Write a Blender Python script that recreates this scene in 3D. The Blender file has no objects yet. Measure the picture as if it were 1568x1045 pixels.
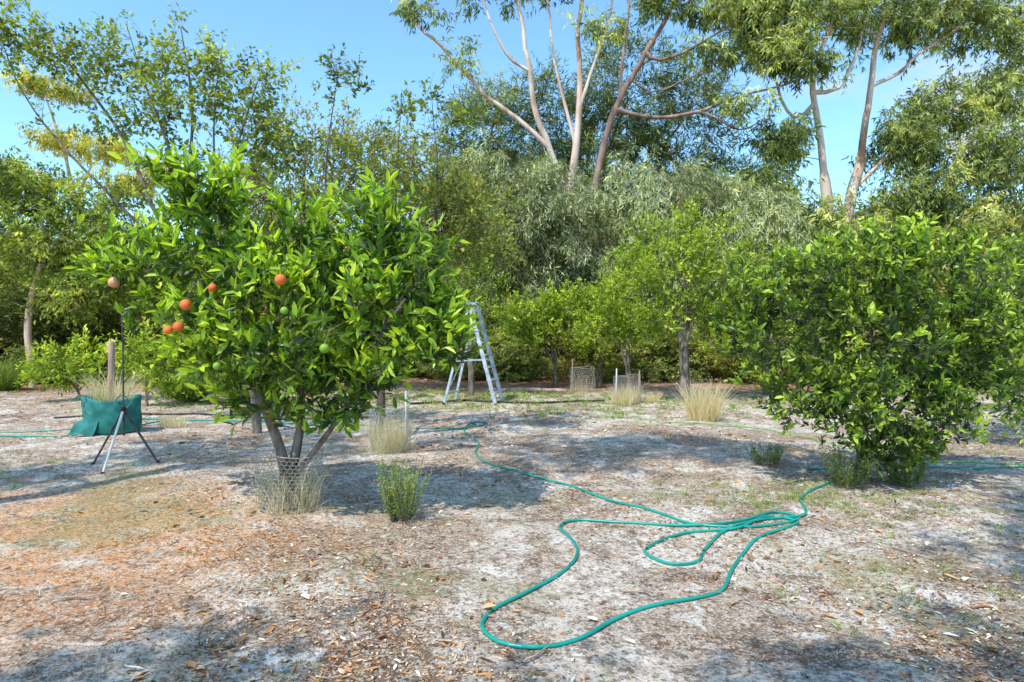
import bpy, math, numpy as np
from mathutils import Vector
rng = np.random.default_rng(7)
R = rng.random
def rn(*s): return rng.standard_normal(s)
def nrm(a):
    return a/np.maximum(np.linalg.norm(a,axis=-1,keepdims=True),1e-9)
def gz(x,y):
    x=np.asarray(x,float); y=np.asarray(y,float)
    z=.022*np.sin(.9*x+.5*y+1)+.018*np.sin(1.7*y-.8*x)+.010*np.sin(3.1*x+2.3*y+2)+.008*np.sin(4.7*x-3.9*y)+.004*np.sin(9*x+7*y)+.004*np.sin(11*y-8*x)
    return z
# ---------------------------------------------------------------- materials
def newmat(name):
    m=bpy.data.materials.new(name); m.use_nodes=True
    nt=m.node_tree; nt.nodes.clear()
    return m,nt,nt.nodes,nt.links
def ramp(nd,stops):
    r=nd.new('ShaderNodeValToRGB'); e=r.color_ramp.elements
    while len(e)<len(stops): e.new(.5)
    for i,(p,c) in enumerate(stops):
        e[i].position=p; e[i].color=(c[0],c[1],c[2],1)
    return r
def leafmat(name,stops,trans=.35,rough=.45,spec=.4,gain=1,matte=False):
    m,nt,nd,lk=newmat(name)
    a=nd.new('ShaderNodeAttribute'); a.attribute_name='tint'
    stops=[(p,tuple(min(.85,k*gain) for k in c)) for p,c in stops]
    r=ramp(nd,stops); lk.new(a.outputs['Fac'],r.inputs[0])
    if matte:
        p=nd.new('ShaderNodeBsdfDiffuse'); lk.new(r.outputs[0],p.inputs[0])
    else:
        p=nd.new('ShaderNodeBsdfPrincipled'); p.inputs['Roughness'].default_value=rough
        p.inputs['Specular IOR Level'].default_value=spec
        lk.new(r.outputs[0],p.inputs['Base Color'])
    t=nd.new('ShaderNodeBsdfTranslucent')
    h=nd.new('ShaderNodeMixRGB'); h.blend_type='MULTIPLY'; h.inputs[0].default_value=1; h.inputs[2].default_value=(1.6,1.5,.5,1)
    lk.new(r.outputs[0],h.inputs[1]); lk.new(h.outputs[0],t.inputs[0])
    mx=nd.new('ShaderNodeMixShader'); mx.inputs[0].default_value=trans
    lk.new(p.outputs[0],mx.inputs[1]); lk.new(t.outputs[0],mx.inputs[2])
    o=nd.new('ShaderNodeOutputMaterial'); lk.new(mx.outputs[0],o.inputs[0])
    return m
def noisemat(name,c1,c2,scale=8,rough=.85,bump=.4,stretch=(1,1,1),metal=0,c3=None,spec=.3):
    m,nt,nd,lk=newmat(name)
    tc=nd.new('ShaderNodeTexCoord'); mp=nd.new('ShaderNodeMapping'); mp.inputs['Scale'].default_value=stretch
    lk.new(tc.outputs['Object'],mp.inputs[0])
    n=nd.new('ShaderNodeTexNoise'); n.inputs['Scale'].default_value=scale; n.inputs['Detail'].default_value=6
    lk.new(mp.outputs[0],n.inputs[0])
    st=[(.35,c1),(.65,c2)] if c3 is None else [(.32,c1),(.5,c2),(.66,c3)]
    r=ramp(nd,st); lk.new(n.outputs[0],r.inputs[0])
    p=nd.new('ShaderNodeBsdfPrincipled'); p.inputs['Roughness'].default_value=rough; p.inputs['Metallic'].default_value=metal
    p.inputs['Specular IOR Level'].default_value=spec
    lk.new(r.outputs[0],p.inputs['Base Color'])
    b=nd.new('ShaderNodeBump'); b.inputs['Strength'].default_value=bump; b.inputs['Distance'].default_value=.02
    lk.new(n.outputs[0],b.inputs['Height']); lk.new(b.outputs[0],p.inputs['Normal'])
    o=nd.new('ShaderNodeOutputMaterial'); lk.new(p.outputs[0],o.inputs[0])
    return m
M={}
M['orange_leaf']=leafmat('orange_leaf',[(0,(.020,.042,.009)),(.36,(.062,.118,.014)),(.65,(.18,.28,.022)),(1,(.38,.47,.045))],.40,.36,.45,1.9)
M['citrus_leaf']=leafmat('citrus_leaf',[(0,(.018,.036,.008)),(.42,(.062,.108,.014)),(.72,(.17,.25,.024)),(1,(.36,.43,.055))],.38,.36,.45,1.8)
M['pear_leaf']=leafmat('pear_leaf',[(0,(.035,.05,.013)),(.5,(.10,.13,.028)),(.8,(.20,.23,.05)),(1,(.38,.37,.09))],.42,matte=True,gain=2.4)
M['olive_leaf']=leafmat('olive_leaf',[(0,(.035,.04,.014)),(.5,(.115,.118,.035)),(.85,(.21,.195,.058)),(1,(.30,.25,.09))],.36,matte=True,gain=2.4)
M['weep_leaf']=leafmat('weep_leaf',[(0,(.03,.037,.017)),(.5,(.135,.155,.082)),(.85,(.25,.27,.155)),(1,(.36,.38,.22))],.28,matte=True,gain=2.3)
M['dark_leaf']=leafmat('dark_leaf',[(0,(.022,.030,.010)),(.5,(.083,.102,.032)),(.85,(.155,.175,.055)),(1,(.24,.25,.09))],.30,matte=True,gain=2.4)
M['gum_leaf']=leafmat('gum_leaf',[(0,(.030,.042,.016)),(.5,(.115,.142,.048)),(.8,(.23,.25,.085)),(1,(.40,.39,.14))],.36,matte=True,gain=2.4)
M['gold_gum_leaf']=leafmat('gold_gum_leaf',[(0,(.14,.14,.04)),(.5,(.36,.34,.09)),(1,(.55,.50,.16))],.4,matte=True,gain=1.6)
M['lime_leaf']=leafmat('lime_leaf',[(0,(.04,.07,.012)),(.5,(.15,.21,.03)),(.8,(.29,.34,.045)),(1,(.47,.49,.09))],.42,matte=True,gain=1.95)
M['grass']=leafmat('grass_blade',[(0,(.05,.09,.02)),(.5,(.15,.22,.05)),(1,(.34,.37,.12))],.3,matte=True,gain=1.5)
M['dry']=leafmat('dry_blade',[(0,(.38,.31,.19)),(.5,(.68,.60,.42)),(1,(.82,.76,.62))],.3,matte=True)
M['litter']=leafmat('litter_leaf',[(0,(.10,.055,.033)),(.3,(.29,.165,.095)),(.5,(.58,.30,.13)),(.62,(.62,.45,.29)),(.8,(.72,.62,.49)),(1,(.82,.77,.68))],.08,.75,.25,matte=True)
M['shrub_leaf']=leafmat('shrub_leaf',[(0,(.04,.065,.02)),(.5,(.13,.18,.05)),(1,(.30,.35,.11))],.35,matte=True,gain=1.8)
M['bark_grey']=noisemat('bark_grey',(.075,.058,.045),(.28,.235,.195),14,.9,.8,(1,1,.3))
M['bark_dark']=noisemat('bark_dark',(.06,.047,.038),(.19,.155,.125),12,.9,.7,(1,1,.3))
M['bark_gum']=noisemat('bark_gum',(.32,.16,.09),(.60,.44,.35),2.2,.7,.3,(1,1,.25),c3=(.70,.62,.55))
M['bark_brown']=noisemat('bark_brown',(.10,.06,.045),(.40,.26,.20),3,.9,.5,(1,1,.25))
M['rind']=noisemat('orange_rind',(.60,.11,.03),(.72,.19,.04),6,.55,.1)
M['rindg']=noisemat('green_rind',(.16,.30,.03),(.24,.40,.04),6,.45,.1)
M['rindp']=noisemat('pale_rind',(.62,.32,.16),(.7,.40,.22),6,.5,.1)
M['hose']=noisemat('hose_teal',(.0,.23,.18),(.01,.34,.265),3,.33,.02,spec=.5)
M['hoseg']=noisemat('hose_lime',(.12,.35,.08),(.2,.45,.12),3,.4,.02)
M['pipe']=noisemat('poly_pipe_black',(.012,.012,.014),(.03,.03,.03),3,.5,.02)
M['wire']=noisemat('galv_wire',(.36,.35,.33),(.55,.53,.5),20,.5,.1,metal=.4)
M['alu']=noisemat('aluminium',(.36,.40,.46),(.62,.67,.73),6,.42,.1,metal=.45)
M['bag']=noisemat('bag_teal',(.012,.12,.11),(.03,.21,.19),7,.75,.5)
M['wood']=noisemat('weathered_wood',(.30,.19,.15),(.48,.37,.29),9,.9,.5,(1,1,.15))
M['white']=noisemat('white_plastic',(.6,.6,.57),(.78,.78,.75),9,.6,.1)
M['soil']=noisemat('soil_dark',(.05,.035,.025),(.12,.08,.05),9,.95,.5)
M['metal_dark']=noisemat('dark_metal',(.05,.05,.055),(.14,.14,.14),12,.5,.1,metal=.5)

class G:
    def __init__(s): s.v=[];s.q=[];s.m=[];s.t=[];s.n=0;s.mats=[];s.sm=[]
    def mi(s,k):
        if k not in s.mats: s.mats.append(k)
        return s.mats.index(k)
    def add(s,v,q,mat,tint=.5,smooth=True):
        v=np.asarray(v,float).reshape(-1,3); q=np.asarray(q,int).reshape(-1,4)
        if len(v)==0: return
        s.v.append(v); s.q.append(q+s.n); s.n+=len(v)
        s.m.append(np.full(len(q),s.mi(mat))); s.sm.append(np.full(len(q),smooth))
        s.t.append(np.broadcast_to(np.asarray(tint,float),(len(v),)))
    def mesh(s,name,origin=(0,0,0)):
        v=np.concatenate(s.v)-np.asarray(origin,float); q=np.concatenate(s.q)
        me=bpy.data.meshes.new(name)
        me.vertices.add(len(v)); me.vertices.foreach_set('co',v.astype(np.float32).ravel())
        me.loops.add(len(q)*4); me.loops.foreach_set('vertex_index',q.astype(np.int32).ravel())
        me.polygons.add(len(q)); me.polygons.foreach_set('loop_start',np.arange(0,len(q)*4,4,dtype=np.int32))
        me.polygons.foreach_set('material_index',np.concatenate(s.m).astype(np.int32))
        me.polygons.foreach_set('use_smooth',np.concatenate(s.sm))
        a=me.attributes.new('tint','FLOAT','POINT'); a.data.foreach_set('value',np.clip(np.concatenate(s.t),0,1).astype(np.float32))
        for k in s.mats: me.materials.append(M[k])
        me.update(calc_edges=True); me.validate()
        return me
    def obj(s,name,origin=(0,0,0),parent=None):
        o=bpy.data.objects.new(name,s.mesh(name,origin)); o.location=origin
        bpy.context.collection.objects.link(o)
        if parent: o.parent=parent
        return o
def frame(d):
    ref=np.where(np.abs(d[...,1:2])>.92,np.array([1.,0,0]),np.array([.12,.99,.05]))
    a=nrm(np.cross(d,ref)); b=np.cross(d,a); return a,b
def tubes(g,A,B,dA,dB,rA,rB,sides,mat,tint=.5):
    n=len(A)
    if n==0: return
    th=np.arange(sides)/sides*2*np.pi; c=np.cos(th)[None,:,None]; s_=np.sin(th)[None,:,None]
    def ring(P,d,r):
        a,b=frame(d); return P[:,None]+(a[:,None]*c+b[:,None]*s_)*r[:,None,None]
    V=np.concatenate([ring(A,dA,rA),ring(B,dB,rB)],1)
    i=np.arange(sides); j=(i+1)%sides
    q=np.stack([i,j,j+sides,i+sides],1)
    Q=(np.arange(n)*2*sides)[:,None,None]+q[None]
    g.add(V,Q,mat,tint)
def sticks(g,A,B,r0,r1,sides,mat,tint=.5):
    A=np.asarray(A,float).reshape(-1,3);B=np.asarray(B,float).reshape(-1,3); d=nrm(B-A)
    n=len(A); tubes(g,A,B,d,d,np.broadcast_to(np.asarray(r0,float),(n,)),np.broadcast_to(np.asarray(r1,float),(n,)),sides,mat,tint)
def polytube(g,P,r,sides,mat):
    P=np.asarray(P,float); d=nrm(np.gradient(P,axis=0)); r=np.broadcast_to(np.asarray(r,float),(len(P),))
    tubes(g,P[:-1],P[1:],d[:-1],d[1:],r[:-1],r[1:],sides,mat)
def catmull(P,step=.04):
    P=np.asarray(P,float); P=np.vstack([2*P[0]-P[1],P,2*P[-1]-P[-2]]); out=[]
    for i in range(1,len(P)-2):
        n=max(2,int(np.linalg.norm(P[i+1]-P[i])/step)); t=np.linspace(0,1,n,endpoint=False)[:,None]
        a,b,c,d=P[i-1],P[i],P[i+1],P[i+2]
        out.append(.5*((2*b)+(-a+c)*t+(2*a-5*b+4*c-d)*t**2+(-a+3*b-3*c+d)*t**3))
    out.append(P[-2][None]); return np.concatenate(out)
def box(g,c,ax,ay,az,mat,tint=.5):
    c,ax,ay,az=[np.asarray(k,float) for k in (c,ax,ay,az)]
    v=[c+sx*ax+sy*ay+sz*az for sx in(-1,1) for sy in(-1,1) for sz in(-1,1)]
    g.add(v,[(0,1,3,2),(4,6,7,5),(0,4,5,1),(2,3,7,6),(0,2,6,4),(1,5,7,3)],mat,tint,False)
def beam(g,a,b,w,t,side,mat):
    a=np.asarray(a,float);b=np.asarray(b,float); d=nrm(b-a); s_=np.asarray(side,float); s_=nrm(s_-d*np.dot(s_,d)); u=np.cross(d,s_)
    box(g,(a+b)/2,(b-a)/2,s_*w/2,u*t/2,mat)
def qsphere(g,c,r,mat,n=6,sq=(1,1,1)):
    l=np.linspace(-1,1,n+1); a,b=np.meshgrid(l,l,indexing='ij'); a=np.tan(a*np.pi/4).ravel();b=np.tan(b*np.pi/4).ravel();o=np.ones_like(a)
    i,j=np.meshgrid(np.arange(n),np.arange(n),indexing='ij'); i=i.ravel();j=j.ravel(); k=n+1
    q=np.stack([i*k+j,(i+1)*k+j,(i+1)*k+j+1,i*k+j+1],1)
    for f in ((a,b,o),(b,a,-o),(o,a,b),(-o,b,a),(b,o,a),(a,-o,b)):
        g.add(np.asarray(c)+nrm(np.stack(f,1))*r*np.asarray(sq),q,mat)
# ---------------------------------------------------------------- leaves
def leaves(g,pos,d,nn,L,W,mat,tint,near):
    n=len(pos); d=nrm(d); side=nrm(np.cross(d,nn)); nn=np.cross(side,d)
    L=np.broadcast_to(L,(n,))[:,None]; W=np.broadcast_to(W,(n,))[:,None]
    if near:
        dr=(R((n,1))*.22)*L
        V=np.stack([pos,pos+d*L*.28+side*W*.46+nn*W*.2,pos+d*L*.68+side*W*.42+nn*(W*.15)-nn*dr*.4,pos+d*L-nn*dr,
                    pos+d*L*.68-side*W*.42+nn*(W*.15)-nn*dr*.4,pos+d*L*.28-side*W*.46+nn*W*.2],1)
        q=np.array([[0,1,2,3],[0,3,4,5]]); k=6
    else:
        V=np.stack([pos,pos+d*L*.45+side*W*.5,pos+d*L,pos+d*L*.45-side*W*.5],1); q=np.array([[0,1,2,3]]); k=4
    Q=(np.arange(n)*k)[:,None,None]+q[None]
    g.add(V,Q,mat,np.repeat(tint,k),False)
def foliage(g,tips,out,p,clump=None):
    nt=p.get('ntw',3); n=len(tips)
    if n==0: return
    T=np.repeat(tips,nt,0); O=np.repeat(out,nt,0); ct=np.repeat(clump if clump is not None else rn(n)*.5,nt)
    td=nrm(O*p.get('out',.6)+nrm(rn(len(T),3))*p.get('rnd',.8)+np.array([0,0,1.])*p.get('up',.3))
    twl=p.get('twl',.2)*(.6+.8*R(len(T)))
    st=T+rn(len(T),3)*p.get('jit',.05)-td*twl[:,None]*.25
    if p.get('twmat'): sticks(g,st,st+td*twl[:,None],p.get('twr',.003),p.get('twr',.003)*.5,3,p['twmat'])
    nl=p.get('nl',8); m=len(T)*nl
    S=np.repeat(st,nl,0); D=np.repeat(td,nl,0); TL=np.repeat(twl,nl); C=np.repeat(ct,nl); OO=np.repeat(O,nl,0)
    t=np.tile((np.arange(nl)+.5)/nl,len(T))+rn(m)*.06
    rad=rn(m,3); rad=nrm(rad-D*np.sum(rad*D,1,keepdims=True))
    ld=nrm(D*p.get('la',.7)+rad*p.get('lr',.8)+np.array([0,0,1.])*p.get('lup',0)+rn(m,3)*.12)
    ln=np.array([0,0,1.])*.7+OO*.35+rn(m,3)*p.get('nr',.45)
    L=p['L']*(.65+.6*R(m)); W=L*p['W']
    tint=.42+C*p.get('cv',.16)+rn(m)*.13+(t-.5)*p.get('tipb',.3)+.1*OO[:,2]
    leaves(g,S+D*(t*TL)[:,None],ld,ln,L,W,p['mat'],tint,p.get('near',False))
# ---------------------------------------------------------------- tree skeleton
class Tree:
    def __init__(s,base): s.P=[np.asarray(base,float)]; s.par=[-1]; s.rf=[0.]
    def limb(s,pi,pts,r0,r1,step=.25,wob=.0):
        pts=[s.P[pi]]+[np.asarray(k,float) for k in pts]; C=catmull(pts,step)[1:]
        n=len(C); w=np.cumsum(rn(n,3)*wob,0)*(np.linspace(0,1,n)*np.linspace(1,0,n)*4)[:,None] if wob else 0
        C=C+w
        if s.rf[pi]==0: s.rf[pi]=r0
        for i,c in enumerate(C):
            s.P.append(c); s.par.append(pi); s.rf.append(r0+(r1-r0)*(i+1)/n); pi=len(s.P)-1
        return pi
    def grow(s,tips,seg=.25,up=.3,wob=.03,order=None,skip=0):
        n0=len(s.P); maxn=n0+len(tips)*14+10
        A=np.zeros((maxn,3)); A[:n0]=np.array(s.P); n=n0; A[:skip]=1e6
        ref=np.array(s.P)
        dmin=np.min(np.linalg.norm(tips[:,None]-ref[None,skip:],axis=2),1)
        for k in np.argsort(dmin):
            t=tips[k]; d=np.linalg.norm(A[:n]-t,axis=1)+np.maximum(A[:n,2]-t[2],0)*.5
            j=int(np.argmin(d)); a=A[j].copy(); L=np.linalg.norm(t-a); m=int(min(13,max(1,round(L/seg))))
            c=(a+t)/2+np.array([0,0,up*L])*.5+rn(3)*wob*L
            pi=j
            for i in range(1,m+1):
                u=i/m; pt=(1-u)**2*a+2*u*(1-u)*c+u*u*t+(rn(3)*wob*seg if i<m else 0)
                A[n]=pt; s.P.append(pt); s.par.append(pi); s.rf.append(0.); pi=n; n+=1
    def build(s,g,mat,rtip=.004,ex=.45,sides=6,rmax=1e9):
        P=np.array(s.P); par=np.array(s.par); n=len(P); cnt=np.zeros(n)
        for i in range(n-1,0,-1):
            if cnt[i]==0: cnt[i]=1
            cnt[par[i]]+=cnt[i]
        cnt=np.maximum(cnt,1)
        r=np.maximum(np.minimum(rtip*cnt**ex,rmax),np.array(s.rf))
        main=np.full(n,-1); best=np.zeros(n)
        for i in range(1,n):
            if r[i]+cnt[i]*1e-6>best[par[i]]: best[par[i]]=r[i]+cnt[i]*1e-6; main[par[i]]=i
        i=np.arange(1,n); p=par[i]; ed=nrm(P[i]-P[p])
        nd=np.zeros((n,3)); nd[i]=ed
        has=main>=0; mm=np.where(has)[0]; md=nrm(P[main[mm]]-P[mm]); nd[mm]=nrm(nd[mm]+md)
        ismain=main[p]==i
        dA=np.where(ismain[:,None],nd[p],ed); rA=np.where(ismain,r[p],np.minimum(r[p],r[i]*1.35))
        big=r[i]>rtip*3
        for sel,sd in ((big,sides),(~big,3)):
            tubes(g,P[p][sel],P[i][sel],dA[sel],nd[i][sel],rA[sel],r[i][sel],sd,mat)
def crown(blobs,nsub,subr,tps,shell=.6):
    T=[];O=[];C=[]
    for b in blobs:
        c=np.array(b[:3]); r=np.array(b[3:6]); den=b[6] if len(b)>6 else 1
        ns=max(1,int(round(nsub*den)))
        u=nrm(rn(ns,3)); rad=shell+(1-shell)*R((ns,1)); sc=c+u*r*rad
        k=max(1,int(tps)); tt=np.repeat(sc,k,0)+rn(ns*k,3)*subr*np.array([1,1,.75])
        o=nrm((tt-c)/r); T.append(tt);O.append(o);C.append(np.repeat(rn(ns),k))
    return np.concatenate(T),np.concatenate(O),np.concatenate(C)
# ================================================================= GROUND
def build_ground():
    a=np.linspace(-1,1,420); xs=np.sinh(a*6)/np.sinh(6)*400; b=np.linspace(-1,1,420); ys=np.sinh(b*6)/np.sinh(6)*400+5
    X,Y=np.meshgrid(xs,ys,indexing='ij'); Z=gz(X,Y)
    V=np.stack([X.ravel(),Y.ravel(),Z.ravel()],1); k=len(ys)
    i,j=np.meshgrid(np.arange(len(xs)-1),np.arange(k-1),indexing='ij'); i=i.ravel();j=j.ravel()
    q=np.stack([i*k+j,(i+1)*k+j,(i+1)*k+j+1,i*k+j+1],1)
    m,nt,nd,lk=newmat('ground_soil'); M['ground']=m
    geo=nd.new('ShaderNodeNewGeometry')
    def noise(s,det=5,rough=.55,dist=0,off=0):
        mp=nd.new('ShaderNodeMapping'); mp.inputs['Location'].default_value=(off,off*1.7,0); lk.new(geo.outputs['Position'],mp.inputs[0])
        n=nd.new('ShaderNodeTexNoise'); n.inputs['Scale'].default_value=s; n.inputs['Detail'].default_value=det; n.inputs['Roughness'].default_value=rough; n.inputs['Distortion'].default_value=dist
        lk.new(mp.outputs[0],n.inputs[0]); return n.outputs[0]
    def mr(x,a,b,c=0,d=1):
        n=nd.new('ShaderNodeMapRange'); n.inputs[1].default_value=a;n.inputs[2].default_value=b;n.inputs[3].default_value=c;n.inputs[4].default_value=d
        lk.new(x,n.inputs[0]); return n.outputs[0]
    def mul(x,y,op='MULTIPLY'):
        n=nd.new('ShaderNodeMath'); n.operation=op
        for k,z in enumerate((x,y)):
            if isinstance(z,(int,float)): n.inputs[k].default_value=z
            else: lk.new(z,n.inputs[k])
        return n.outputs[0]
    def mix(f,a,b):
        n=nd.new('ShaderNodeMixRGB')
        lk.new(f,n.inputs[0])
        for k,z in ((1,a),(2,b)):
            if isinstance(z,tuple): n.inputs[k].default_value=(*z,1)
            else: lk.new(z,n.inputs[k])
        return n.outputs[0]
    r0=ramp(nd,[(.3,(.21,.13,.085)),(.5,(.40,.285,.20)),(.7,(.60,.475,.365))]); lk.new(noise(9,8,.7),r0.inputs[0]); col=r0.outputs[0]
    sand=mul(mr(noise(.75,6,.65,.4,3),.45,.54),mr(noise(5,6,.75,0,9),.38,.52))
    col=mix(mul(sand,.9),col,(.78,.69,.60))
    sand2=mr(noise(2.2,7,.7,.3,17),.54,.59); col=mix(mul(sand2,.9),col,(.84,.78,.71))
    col=mix(mul(mr(noise(1.1,7,.72,.5,31),.52,.58),.8),col,(.20,.105,.058))
    col=mix(mul(mr(noise(2.9,7,.72,.3,91),.565,.61),.7),col,(.15,.09,.055))
    dv=nd.new('ShaderNodeVectorMath'); dv.operation='DISTANCE'; lk.new(geo.outputs['Position'],dv.inputs[0]); dv.inputs[1].default_value=(-3.5,4.9,0)
    oz=mul(mr(dv.outputs['Value'],1.0,2.6,1,0),mr(noise(3.0,8,.75,0,5),.40,.52))
    col=mix(mul(oz,.9),col,(.74,.33,.12))
    col=mix(mul(mr(noise(1.9,7,.75,.2,55),.55,.63),.6),col,(.54,.27,.13))
    vo=nd.new('ShaderNodeTexVoronoi'); vo.inputs['Scale'].default_value=38; lk.new(geo.outputs['Position'],vo.inputs['Vector'])
    sp=nd.new('ShaderNodeSeparateColor'); lk.new(vo.outputs['Color'],sp.inputs[0])
    col=mix(mul(mr(sp.outputs[0],.65,.75),.4),col,(.74,.64,.53))
    col=mix(mul(mr(sp.outputs[1],.70,.80),.6),col,(.11,.07,.045))
    vo2=nd.new('ShaderNodeTexVoronoi'); vo2.inputs['Scale'].default_value=90; lk.new(geo.outputs['Position'],vo2.inputs['Vector'])
    sp2=nd.new('ShaderNodeSeparateColor'); lk.new(vo2.outputs['Color'],sp2.inputs[0])
    col=mix(mul(mr(sp2.outputs[0],.70,.82),.5),col,(.12,.075,.05))
    col=mix(mul(mr(sp2.outputs[1],.76,.84),.5),col,(.82,.76,.67))
    col=mix(mul(mr(noise(.5,6,.7,.3,77),.56,.64),.4),col,(.26,.26,.10))
    sx=nd.new('ShaderNodeSeparateXYZ'); lk.new(geo.outputs['Position'],sx.inputs[0])
    far=mr(mul(sx.outputs[1],mul(noise(.4,4),5),'ADD'),18.5,20.5)
    mc=ramp(nd,[(.35,(.18,.09,.055)),(.55,(.40,.22,.15)),(.7,(.66,.48,.36))]); lk.new(noise(2.2,8,.7,0,8),mc.inputs[0])
    col=mix(far,col,mc.outputs[0])
    p=nd.new('ShaderNodeBsdfPrincipled'); p.inputs['Roughness'].default_value=.95; p.inputs['Specular IOR Level'].default_value=.08
    lk.new(col,p.inputs['Base Color'])
    h=mul(mul(noise(14,8,.7),.6),mul(noise(55,6,.7),.4),'ADD')
    bp=nd.new('ShaderNodeBump'); bp.inputs['Strength'].default_value=1.0; bp.inputs['Distance'].default_value=.05
    lk.new(h,bp.inputs['Height']); lk.new(bp.outputs[0],p.inputs['Normal'])
    o=nd.new('ShaderNodeOutputMaterial'); lk.new(p.outputs[0],o.inputs[0])
    g=G(); g.add(V,q,'ground'); g.obj('ground')
build_ground()

def pnoise(x,y,s,seed):
    r=np.random.default_rng(seed); o=0
    for k in range(6):
        a=r.random()*6.28; f=s*(.7+r.random()*1.3); o=o+np.sin(f*(x*np.cos(a)+y*np.sin(a))+r.random()*6.28)
    return o/6
def litter():
    g=G()
    def scatter(n,ymin,ymax,pw=1.6):
        y=ymin+(ymax-ymin)*R(n)**pw; x=(R(n)*2-1)*(y*.85+1.5); return x,y
    for n,y0,y1,pw,L,asp,th in ((22000,2.2,12,1.5,.034,.34,.10),(34000,2.2,10,1.5,.016,.55,-.02),(12000,9,24,1.2,.07,.38,.0),(2400,2.2,9,1.4,.075,.18,.05),(700,2.2,8,1.3,.06,.5,-.3)):
        x,y=scatter(n,y0,y1,pw); keep=pnoise(x,y,2.2,3)+.5*pnoise(x,y,7,4)+rn(n)*.16>th
        x=x[keep];y=y[keep];m=len(x)
        pos=np.stack([x,y,gz(x,y)+.003+.008*R(m)],1)
        a=R(m)*6.283; d=np.stack([np.cos(a),np.sin(a),rn(m)*.2],1); nn=np.stack([rn(m)*.3,rn(m)*.3,np.ones(m)],1)
        oz=np.exp(-((x+3.5)**2+(y-5.0)**2)/3.0)
        t=.46+rn(m)*.28; t=np.where(R(m)<oz*.85+.16,.46+rn(m)*.05,t)
        Ls=L*(.5+R(m)); leaves(g,pos,d,nn,Ls,Ls*asp,'litter',t,True)
    n=1400; x,y=scatter(n,2.3,14,1.5); a=R(n)*6.283; l=(.04+.12*R(n)**2); p=np.stack([x,y,gz(x,y)+.008],1)
    sticks(g,p,p+np.stack([np.cos(a)*l,np.sin(a)*l,rn(n)*.006],1),.0024,.0014,4,'wood')
    for (x,y,a,l) in ((.05,3.2,.9,.22),(2.75,4.9,-1.1,.3),(.66,4.05,.2,.18),(-2.6,3.9,.3,.25),(3.4,3.9,.5,.3)):
        polytube(g,[(x+math.cos(a)*l*t,y+math.sin(a)*l*t+.01*math.sin(9*t),float(gz(x,y))+.014) for t in np.linspace(0,1,7)],np.linspace(.008,.003,7),6,'wood')
    g.obj('leaf_litter')
litter()

def blades(g,base,d,h,w,mat,tint,bend=.35):
    n=len(base); h=np.broadcast_to(h,(n,))[:,None]; d=nrm(d)
    side=nrm(np.cross(d,np.stack([rn(n),rn(n),np.zeros(n)],1))); w=np.broadcast_to(w,(n,))[:,None]
    ho=d*np.array([1,1,0.]); ho=nrm(ho+rn(n,3)*.1*np.array([1,1,0]))
    m=base+d*h*.55; t=base+d*h*.9+ho*h*bend*.6-np.array([0,0,1])*h*bend*.15
    V=np.stack([base-side*w/2,base+side*w/2,m+side*w*.4,m-side*w*.4,t+side*w*.1,t-side*w*.1],1)
    q=np.array([[0,1,2,3],[3,2,4,5]]); g.add(V,(np.arange(n)*6)[:,None,None]+q[None],mat,np.repeat(tint,6),False)
def tuft(g,x,y,rad,h,n,mat,spread=.5,w=.004,tm=.5,bend=.35,hollow=0):
    a=R(n)*6.283; r=rad*np.maximum(np.sqrt(R(n)),hollow); bx=x+np.cos(a)*r; by=y+np.sin(a)*r
    base=np.stack([bx,by,gz(bx,by)-.01],1)
    d=np.stack([np.cos(a)*spread*r/rad+rn(n)*.22,np.sin(a)*spread*r/rad+rn(n)*.22,np.ones(n)],1)
    blades(g,base,d,h*(.45+.6*R(n)),w,mat,tm+rn(n)*.2,bend)
g=G()
n=520
y=2.6+16*R(n)**1.2; x=(R(n)*2-1)*(y*.8+1); k=pnoise(x,y,1.1,21)+.3*rn(n)>.12
for xx,yy in zip(x[k],y[k]): tuft(g,xx,yy,.03+.06*R(),.035+.05*R(),16,'grass',1.3,.004,.45)
for cx,cy,sx,sy,nn in ((2.35,6.4,.5,.35,70),(3.0,6.2,.6,.4,60),(3.9,4.6,.9,.8,80),(-5.9,7.6,.7,.5,60),(.2,15.2,2.6,1.2,420),(-1.2,14.8,1.2,1.0,180),(4.2,14,1.8,1.0,120),(-5.0,13.5,1.5,1.0,90),(.6,11.6,.8,.5,30),(1.2,12.4,.9,.5,50),(6,9,1,1,50)):
    for i in range(nn):
        tuft(g,cx+rn(1)[0]*sx,cy+rn(1)[0]*sy,.05,.05+.05*(cy>12)+.06*R(),16 if cy<12 else 10,'grass',1.2,.005+.006*(cy>12),.5)
for i in range(420):
    yy=3+12*R()**1.3; xx=(R()*2-1)*(yy*.8); tuft(g,xx,yy,.05,.04+.04*R(),10,'dry',1.6,.003,.5,.8)
g.obj('grass')
# ================================================================= ORANGE TREE (left)
def gzf(x,y): return float(gz(x,y))
bx,by=-1.97,6.0
t=Tree((bx,by,gzf(bx,by)-.05))
f0=t.limb(0,[(bx-.02,by,.22)],.078,.066,.08)
a1=t.limb(f0,[(bx-.06,by-.02,.5),(bx-.20,by-.1,.95),(bx-.5,by-.15,1.5),(bx-.75,by-.1,2.1)],.052,.016,.12,.006)
a2=t.limb(f0,[(bx+.05,by+.03,.45),(bx+.10,by+.1,.85),(bx+.05,by+.15,1.5),(bx+.02,by+.1,2.2)],.050,.016,.12,.006)
a3=t.limb(f0,[(bx+.10,by-.05,.35),(bx+.32,by-.1,.62),(bx+.62,by-.15,1.1),(bx+.9,by-.1,1.7)],.030,.012,.12,.006)
a4=t.limb(f0+2,[(bx-.22,by+.15,.75),(bx-.5,by+.4,1.2),(bx-.9,by+.5,1.7)],.03,.012,.12,.006)
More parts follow.
